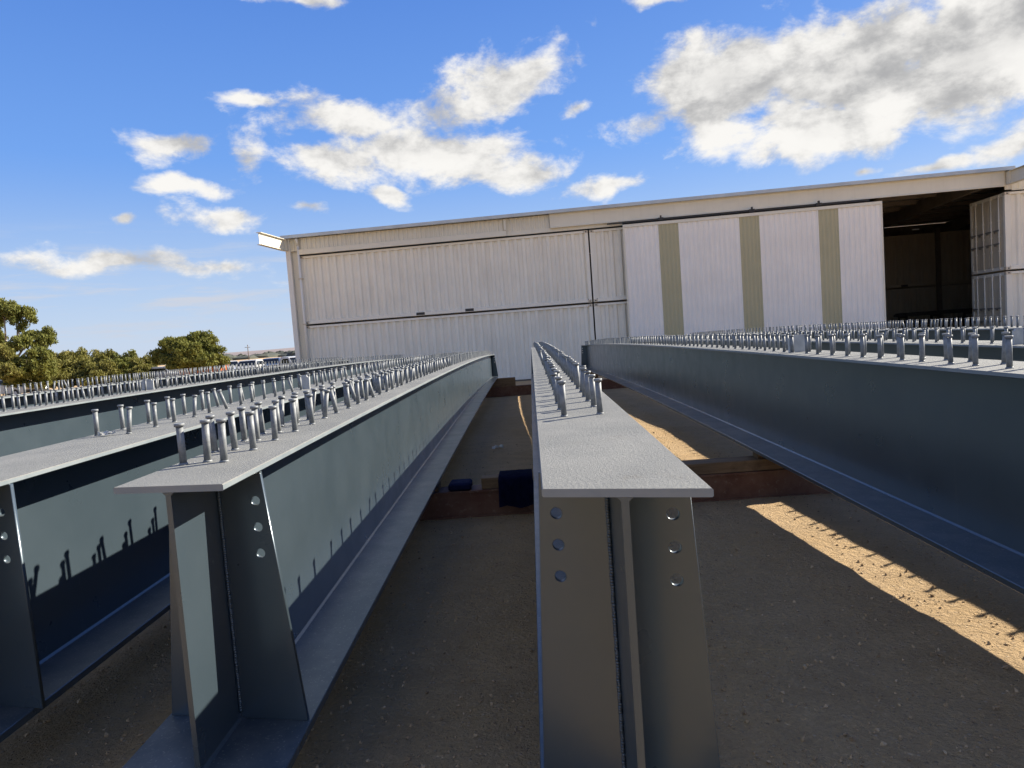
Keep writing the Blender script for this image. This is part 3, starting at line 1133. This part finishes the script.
gl = {'H': 'farthest left girder', 'G': 'second girder from the left', 'A': 'girder with splayed pale studs', 'B': 'three studs abreast girder',
      'C': 'middle girder', 'D': 'dark glossy sided girder', 'E': 'second girder from the right', 'F': 'farthest right girder'}
for kx in 'HGABCEF':
    x, zb = bottom(kx, YD)
    packer(x, YD, top_near + 0.001, zb - 0.001, 0.36, 0.14, 'timber packer under the ' + gl[kx] + ' on the near bearer')
x, zb = bottom('D', YD)
packer(1.42, YD, top_near + 0.001, top_near + 0.086, 1.30, 0.17, 'long weathered timber on the near bearer between the middle girder and the dark glossy one')
packer(x + 0.02, YD, top_near + 0.087, zb - 0.001, 0.34, 0.12, 'timber packer under the dark glossy sided girder on top of the long timber')
packer(-0.365, YD - 0.02, top_near + 0.001, top_near + 0.085, 0.15, 0.13, 'short pale timber block on the near bearer beside the hanging blue cloth')
for kx in 'HGABCDEF':
    x, zb = bottom(kx, 20.9)
    packer(x + (0.25 if kx == 'B' else 0), 20.9, top_far + 0.001, zb - 0.001, 1.0 if kx == 'B' else 0.4, 0.2, 'timber packer under the ' + gl[kx] + ' on the far bearer')

# blue felt: a wrapped pad and a cloth hanging over the bearer
bm = one_box(-0.09, 0.08, -0.09, 0.09, 0.0, 0.06, bevel=0.015)
o = obj('felt_pad', bm, M['blue'], None, (-0.60, YD - 0.015, top_near + 0.001))
tag(o, 'dark blue felt pad on the near bearer beside the bottom flange', 'pad')
o2 = obj('pad_base', one_box(-0.12, 0.12, -0.08, 0.08, -0.0005, 0.0004), M['wood'], o)
bpy.data.objects.remove(o2)


def build_cloth():
    bm = bmesh.new()
    nx, ny = 14, 22
    R = random.Random(2)
    path = [(0.13, 0.092), (0.05, 0.096), (-0.06, 0.094), (-0.108, 0.082), (-0.118, 0.05), (-0.122, -0.02), (-0.126, -0.08), (-0.124, -0.135)]
    rows = []
    for j in range(ny + 1):
        s = j / ny * (len(path) - 1)
        i = min(int(s), len(path) - 2)
        f = s - i
        y = path[i][0] * (1 - f) + path[i + 1][0] * f
        z = path[i][1] * (1 - f) + path[i + 1][1] * f
        row = []
        for k in range(nx + 1):
            x = -0.13 + 0.25 * k / nx + 0.02 * (j / ny) * (0.5 - k / nx) * -1
            hang = max(0.0, (j / ny - 0.42))
            w = 0.014 * sin(k * 0.9 + 0.6) * hang * 1.6 + 0.006 * noise.noise(Vector((x * 30, j * 0.4, 0)))
            edge = 0.012 * sin(k * 0.55) * (j / ny) ** 4
            row.append(bm.verts.new((x, y - abs(w) - 0.002, z + (0.004 * noise.noise(Vector((x * 25, j * 0.5, 3))) if j / ny < 0.42 else 0) + edge)))
        rows.append(row)
    for j in range(ny):
        for k in range(nx):
            bm.faces.new((rows[j][k], rows[j][k + 1], rows[j + 1][k + 1], rows[j + 1][k]))
    r = bmesh.ops.solidify(bm, geom=bm.faces[:], thickness=0.006)
    o = obj('felt_cloth', bm, M['blue'], None, (-0.175, YD, top_near), smooth=True)
    tag(o, 'dark blue cloth draped over the near bearer left of the middle girder', 'cloth')


build_cloth()


def litter(name, label, loc, s, mat, cat):
    bm = bmesh.new()
    R = random.Random(int(s * 1000))
    n = 5
    g = [[bm.verts.new(((i - n / 2) / n * s + R.uniform(-.08, .08) * s, (j - n / 2) / n * s * 0.6 + R.uniform(-.06, .06) * s, s * R.uniform(0.02, 0.42))) for i in range(n + 1)] for j in range(n + 1)]
    for j in range(n):
        for i in range(n):
            bm.faces.new((g[j][i], g[j][i + 1], g[j + 1][i + 1], g[j + 1][i]))
    bmesh.ops.solidify(bm, geom=bm.faces[:], thickness=0.002)
    o = obj(name, bm, mat, None, loc)
    tag(o, label, cat)
    return o


litter('paper_scrap', 'small white scrap on the gravel left of the middle girder', (-0.49, 8.45, ground_z(0, 8.45) + 0.004), 0.13, M['paper'], 'litter')
_, xcA, ztA = BUILT['A']
o = litter('tape_scrap', 'crumpled white tape scrap by the second stud of the splayed stud girder', (-1.90, 2.99, ztA(2.99) + 0.001), 0.062, M['paper'], 'litter')


# ------------------------------------------------------------------ trees and scrub at the left
def leaves(bm, blobs, n, size, R):
    vol = [b[3] * b[4] * b[5] for b in blobs]
    tot = sum(vol)
    for (x, y, z, rx, ry, rz), v in zip(blobs, vol):
        # each blob is itself a handful of tufts
        tufts = []
        for _ in range(26):
            d = Vector((R.gauss(0, 1), R.gauss(0, 1), R.gauss(0, 1) + 0.25)).normalized() * (0.35 + 0.62 * R.random() ** 0.6)
            tufts.append((x + d.x * rx, y + d.y * ry, z + d.z * rz, R.uniform(0.28, 0.46)))
        for k in range(int(n * v / tot)):
            tx, ty, tz, tr = R.choice(tufts)
            d = Vector((R.gauss(0, 1), R.gauss(0, 1), R.gauss(0, 1))).normalized() * R.random() ** 0.45
            p = Vector((tx + d.x * tr * rx, ty + d.y * tr * ry, tz + d.z * tr * rz))
            a = Euler((R.uniform(0, 6.3), R.uniform(0, 6.3), R.uniform(0, 6.3))).to_matrix()
            s = size * R.uniform(0.6, 1.4)
            q = [a @ Vector(c_) * s for c_ in ((-1, 0, 0), (0, -0.38, 0.1), (1, 0, 0), (0, 0.38, 0.1))]
            bm.faces.new([bm.verts.new(p + w) for w in q])


def limbs(base, blobs, r, R):
    bm = bmesh.new()
    b0 = Vector(base)
    fork = b0 + Vector((R.uniform(-.15, .15), 0, (blobs[0][2] - b0.z) * 0.35))
    tube(bm, b0 - Vector((0, 0, 0.1)), fork, r, r * 0.75, 9)
    for (x, y, z, rx, ry, rz) in blobs:
        e = Vector((x, y, z))
        mid = fork.lerp(e, 0.5) + Vector((R.uniform(-.2, .2), R.uniform(-.2, .2), R.uniform(0.0, .3)))
        tube(bm, fork - (mid - fork).normalized() * r * 0.3, mid, r * 0.55, r * 0.36, 7)
        tube(bm, mid, e, r * 0.36, r * 0.14, 6)
        for _ in range(3):
            e2 = e + Vector((R.uniform(-1, 1) * rx, R.uniform(-1, 1) * ry, R.uniform(-.3, 0.9) * rz)) * 0.8
            tube(bm, mid.lerp(e, R.uniform(0.4, 0.9)), e2, r * 0.16, r * 0.05, 5)
    return bm


def cam_pt(u, v, y):
    """point at distance y that the photograph shows at (u, v), used to read the place off the picture"""
    a, b_ = (u - 512) / 690.0, (384 - v) / 690.0
    x = 0.99704 * a + 0.07074 * b_ - 0.03031
    yy = 0.02529 * a + 0.07084 * b_ + 0.99717
    z = -0.07269 * a + 0.99497 * b_ - 0.06884
    return Vector((x * y / yy, y, z * y / yy))


def tree(name, label, cat, blobs_px, y, stem_u, n, size, mat, r, seed, group=None):
    R = random.Random(seed)
    bl = []
    for (u, v, rx, rz, dy) in blobs_px:
        p = cam_pt(u, v, y + dy)
        k = (y + dy) / 690.0
        bl.append((p.x, p.y, p.z, rx * k, max(rx, rz) * k * 0.9, rz * k))
    base = cam_pt(stem_u, 360, y)
    base.z = -1.85
    t = thing(name, label, cat, base, 0, group)
    rel = [(a[0] - base.x, a[1] - base.y, a[2] - base.z, a[3], a[4], a[5]) for a in bl]
    bm = bmesh.new()
    leaves(bm, rel, n, size, R)
    obj('crown', bm, mat, t)
    obj('trunk', limbs((0, 0, 0), rel, r, R), M['bark'], t, smooth=True)
    return t


TG = 'trees and bushes beyond the yard on the left'
tree('gum_tree', 'tall gum tree at the left picture edge with an open crown showing bare limbs', 'tree',
     [(4, 313, 15, 12, 0), (22, 318, 11, 13, 0), (-8, 325, 14, 16, 1), (36, 341, 14, 10, 0), (20, 343, 14, 7, -1), (48, 338, 7, 10, 0.5), (-12, 345, 18, 14, 0)], 55, 10, 26000, 0.125, M['euc'], 0.20, 21, TG)
tree('bush', 'rounded olive bush at the foot of the tall gum tree', 'bush',
     [(36, 362, 17, 15, -3), (22, 368, 14, 13, -4), (46, 370, 10, 12, -3), (30, 380, 20, 9, -3)], 52, 36, 15000, 0.115, M['euc'], 0.10, 22, TG)
tree('bush', 'yellowish bush cut off by the left picture edge below the tall gum tree', 'bush',
     [(2, 358, 14, 13, -3), (-10, 366, 14, 14, -3), (8, 372, 12, 10, -4)], 51, 0, 14000, 0.115, M['scrub'], 0.10, 23, TG)
hedge = [(62, 362, 15, 12, 'brownish scrub bush just right of the rounded olive bush'),
         (84, 360, 16, 12, 'second low scrub bush right of the rounded olive bush, brown tinged'),
         (104, 362, 14, 11, 'middle bush of the low brown row between gum and wide tree'),
         (124, 361, 13, 12, 'greenish scrub bush topped by a few upright sprigs, left of the wide tree'),
         (143, 366, 12, 10, 'small low scrub bush touching the left side of the wide tree')]
for i, (u, v, rx, rz, lab) in enumerate(hedge):
    tree('bush', lab, 'bush', [(u - 5, v + 2, rx * 0.7, rz * 0.9, 0), (u + 5, v, rx * 0.7, rz, 0.8), (u, v + 8, rx * 1.15, rz * 0.9, -1), (u + 3, v + 15, rx * 1.25, rz * 0.8, -1.5), (u - 5, v + 19, rx * 1.25, rz * 0.7, -2)], 56 + (i % 2), u, 13000, 0.115,
         M['scrub'] if i != 3 else M['euc'], 0.09, 30 + i, TG)
tree('tree', 'wide rounded yellow green tree standing alone left of the shed', 'tree',
     [(172, 350, 18, 13, 0), (200, 346, 17, 14, 0.5), (187, 352, 16, 12, -1.5), (215, 355, 12, 8, 0), (160, 357, 10, 8, 0), (222, 362, 9, 6, 0), (185, 363, 20, 8, -1), (205, 361, 16, 8, -1)], 50, 190, 29000, 0.115, M['euc'], 0.16, 41, TG)

# low woods far off under the hills
bm = bmesh.new()
R = random.Random(8)
for k in range(260):
    u = R.uniform(-120, 330)
    yy = R.uniform(330, 520)
    p = cam_pt(u, 358, yy)
    h = R.uniform(1.2, 3.6)
    w = R.uniform(3, 8)
    vs = []
    for a in range(7):
        for e in range(4):
            th, ph = 2 * pi * a / 7, e / 3 * pi / 2
            rr = R.uniform(0.8, 1.15)
            vs.append(bm.verts.new((p.x + w * cos(th) * cos(ph) * rr, yy + w * sin(th) * cos(ph) * rr, -1.9 + h * sin(ph) * rr + (0 if e else -0.3))))
    for a in range(7):
        for e in range(3):
            i0, i1 = a * 4 + e, ((a + 1) % 7) * 4 + e
            bm.faces.new((vs[i0], vs[i1], vs[i1 + 1], vs[i0 + 1]))
obj('far_woodland', bm, M['farwood'], kind='stuff')

# hills on the horizon
bm = bmesh.new()
prev = None
for i in range(121):
    x = -5200 + i * 90
    h = 9 + 10 * (0.5 + 0.5 * noise.noise(Vector((x * 0.0007, 1.3, 0)))) + 9 * max(0, 1 - abs(x + 700) / 1500) + 2.0 * noise.noise(Vector((x * 0.004, 7, 0)))
    if x < -1500:
        h -= min(8, (-1500 - x) * 0.006)
    ring = [bm.verts.new((x, 2500, -6)), bm.verts.new((x, 2750, h * 0.55)), bm.verts.new((x, 3000, h)), bm.verts.new((x, 3500, h * 0.9)), bm.verts.new((x, 4200, -8))]
    if prev:
        for a in range(4):
            bm.faces.new((prev[a], ring[a], ring[a + 1], prev[a + 1]))
    prev = ring
obj('hills', bm, M['hill'], smooth=True, kind='structure')


# ------------------------------------------------------------------ vehicles parked beyond the girders
def prism(bm, prof, x0, x1, inset=0.0, z_in=None):
    """side profile [(y, z)] across x0..x1; upper points may lean inwards"""
    def half(x, s):
        return [bm.verts.new((x + (s * inset if (z_in is not None and z > z_in) else 0), y, z)) for y, z in prof]
    a, b_ = half(x0, 1), half(x1, -1)
    n = len(prof)
    for i in range(n):
        bm.faces.new((a[i], a[(i + 1) % n], b_[(i + 1) % n], b_[i]))
    bm.faces.new(a[::-1])
    bm.faces.new(b_)
    return bm


def build_car(name, label, loc, rz, mat, kind='wagon', group=None):
    t = thing(name, label, {'ute': 'ute', 'van': 'van', 'wagon': 'car'}[kind], loc, rz, group)
    W = 0.88
    low = [(-2.25, 0.35), (-2.30, 0.62), (-2.22, 0.84), (-1.15, 0.98), (2.1, 1.0), (2.25, 0.9), (2.28, 0.4)]
    if kind == 'ute':
        cab = [(-1.10, 0.98), (-0.45, 1.52), (0.55, 1.56), (0.75, 0.99)]
    elif kind == 'van':
        cab = [(-1.75, 0.96), (-0.95, 1.78), (2.15, 1.82), (2.22, 0.98)]
    else:
        cab = [(-1.15, 0.98), (-0.40, 1.46), (1.55, 1.48), (2.10, 0.99)]
    bm = bmesh.new()
    prism(bm, low, -W, W)
    bmesh.ops.bevel(bm, geom=bm.edges[:], offset=0.05, segments=2, affect='EDGES')
    b = obj('body', bm, mat, t, smooth=False)
    bm = bmesh.new()
    prism(bm, cab, -W + 0.06, W - 0.06, 0.13, 1.2)
    bmesh.ops.bevel(bm, geom=bm.edges[:], offset=0.03, segments=2, affect='EDGES')
    obj('cabin', bm, mat, t)
    # glass: a band set slightly proud on every side of the cabin
    (ya, za), (yb, zb), (yc, zc), (yd, zd) = cab
    for s in (-1, 1):
        bm = bmesh.new()
        f = lambda y, z: (s * (W - 0.06 - 0.13 * max(0, (z - 0.98) / (zb - 0.98)) + 0.004), y, z)
        zt_, zl = zb - 0.12, 1.05
        ly = lambda z: ya + (yb - ya) * (z - za) / (zb - za) + 0.12
        ry = lambda z: yd + (yc - yd) * (z - zd) / (zc - zd) - 0.12
        v = [bm.verts.new(f(ly(zl), zl)), bm.verts.new(f(ry(zl), zl)), bm.verts.new(f(ry(zt_), zt_)), bm.verts.new(f(ly(zt_), zt_))]
        bm.faces.new(v if s > 0 else v[::-1])
        bmesh.ops.solidify(bm, geom=bm.faces[:], thickness=0.02)
        obj('side_window', bm, M['carglass'], t)
    for (p, q, nm) in (((ya, za), (yb, zb), 'windscreen'), ((yd, zd), (yc, zc), 'rear_window')):
        bm = bmesh.new()
        sgn = -1 if nm == 'windscreen' else 1
        pts = []
        for k, w in ((0.14, W - 0.14), (0.88, W - 0.26)):
            y = p[0] + (q[0] - p[0]) * k + sgn * 0.012
            z = p[1] + (q[1] - p[1]) * k + 0.008
            pts.append(((-w, y, z), (w, y, z)))
        v = [bm.verts.new(pts[0][0]), bm.verts.new(pts[0][1]), bm.verts.new(pts[1][1]), bm.verts.new(pts[1][0])]
        bm.faces.new(v)
        bmesh.ops.solidify(bm, geom=bm.faces[:], thickness=0.015)
        obj(nm, bm, M['carglass'], t)
    for y in (-1.4, 1.4):
        for s in (-1, 1):
            bm = bmesh.new()
            tube(bm, (s * (W - 0.17), y, 0.33), (s * (W + 0.02), y, 0.33), 0.33, n=18)
            w = obj('wheel', bm, M['tyre'], t)
            bm = bmesh.new()
            tube(bm, (s * (W - 0.05), y, 0.33), (s * (W + 0.026), y, 0.33), 0.19, n=14)
            obj('rim', bm, M['rim'], w)
    for s in (-1, 1):
        obj('headlight', one_box(s * 0.62 - 0.17, s * 0.62 + 0.17, -2.325, -2.20, 0.64, 0.78, bevel=0.02), M['lens'], t)
    obj('bumper', one_box(-0.8, 0.8, -2.36, -2.2, 0.36, 0.54, bevel=0.03), M['tyre'], t)
    return t


VG = 'vehicles parked beyond the left girders'


def park(u, y, name, label, mat, kind, rz):
    p = cam_pt(u, 360, y)
    return build_car(name, label, (p.x, y, -1.85), rz, mat, kind, VG)


park(249, 57, 'parked_car', 'white wagon seen roof and windows above the studs, nearest the far power pole', M['carwhite'], 'wagon', 0.15)
park(229, 62, 'parked_van', 'white vehicle immediately right of the wide yellow green tree', M['carwhite'], 'wagon', 0.5)
park(272, 60, 'parked_car', 'dark blue car between the white wagon and the white vehicle by the shed corner', M['carblue'], 'wagon', 0.2)
park(293, 52, 'parked_van', 'white vehicle with a raised roof beside the left corner of the shed', M['carwhite'], 'ute', 0.9)
park(168, 55, 'parked_ute', 'white topped vehicle with dark windows in front of the wide tree', M['carwhite'], 'wagon', 1.1)
park(9, 49.5, 'parked_car', 'silver car half hidden in the bushes at the left picture edge', M['carsilver'], 'wagon', 1.3)


def build_skip(u, y):
    p = cam_pt(u, 360, y)
    t = thing('skip_bin', 'low faded orange bin right of the wide tree, behind the studs', 'bin', (p.x, y, -1.85), 0.1, VG)
    bm = bmesh.new()
    prof = [(-1.7, 1.25), (-1.1, 0.1), (1.1, 0.1), (1.7, 1.25), (1.62, 1.25), (1.05, 0.18), (-1.05, 0.18), (-1.62, 1.25)]
    a = [bm.verts.new((x, -0.8, z)) for x, z in prof]
    b_ = [bm.verts.new((x, 0.8, z)) for x, z in prof]
    for i in range(8):
        bm.faces.new((a[i], a[(i + 1) % 8], b_[(i + 1) % 8], b_[i]))
    bm.faces.new(a[::-1])
    bm.faces.new(b_)
    obj('tub', bm, M['orange'], t)
    for yy in (-0.83, 0.80):
        bm = bmesh.new()
        v = [bm.verts.new((x, yy + d, z)) for d in (0, 0.03) for x, z in ((-1.7, 1.25), (-1.1, 0.1), (1.1, 0.1), (1.7, 1.25))]
        for f in ((0, 1, 2, 3), (7, 6, 5, 4), (0, 4, 5, 1), (1, 5, 6, 2), (2, 6, 7, 3), (3, 7, 4, 0)):
            bm.faces.new([v[i] for i in f])
        obj('side_plate', bm, M['orange'], t)
    bm = bmesh.new()
    for s in (-1, 1):
        tube(bm, (s * 1.45, -0.86, 0.9), (s * 1.45, -0.95, 0.9), 0.06, n=8)
        box(bm, s * 0.7 - 0.06, s * 0.7 + 0.06, -0.862, -0.832, 0.14, 1.2)
    obj('lifting_pin', bm, M['orange'], t)


build_skip(203, 53)

# power pole far off
p = cam_pt(249, 360, 130)
t = thing('power_pole', 'thin dark power pole with a crossarm against the far hills left of the shed', 'pole', (p.x, 130, -1.85))
bm = bmesh.new()
tube(bm, (0, 0, 0), (0, 0, 3.9), 0.10, 0.08, 8)
obj('pole', bm, M['pole'], t)
a = obj('crossarm', one_box(-0.5, 0.5, -0.2, -0.1, 3.36, 3.44), M['pole'], t)
bm = bmesh.new()
for x in (-0.45, 0.0, 0.45):
    tube(bm, (x, -0.15, 3.44), (x, -0.15, 3.55), 0.03, n=6)
obj('insulator', bm, M['rim'], a)

# ------------------------------------------------------------------ lift everything so that the yard by the shed is z = 0
for o in list(SC.objects):
    if o.parent is None and o.type in {'MESH', 'EMPTY'}:
        o.location.z += LIFT
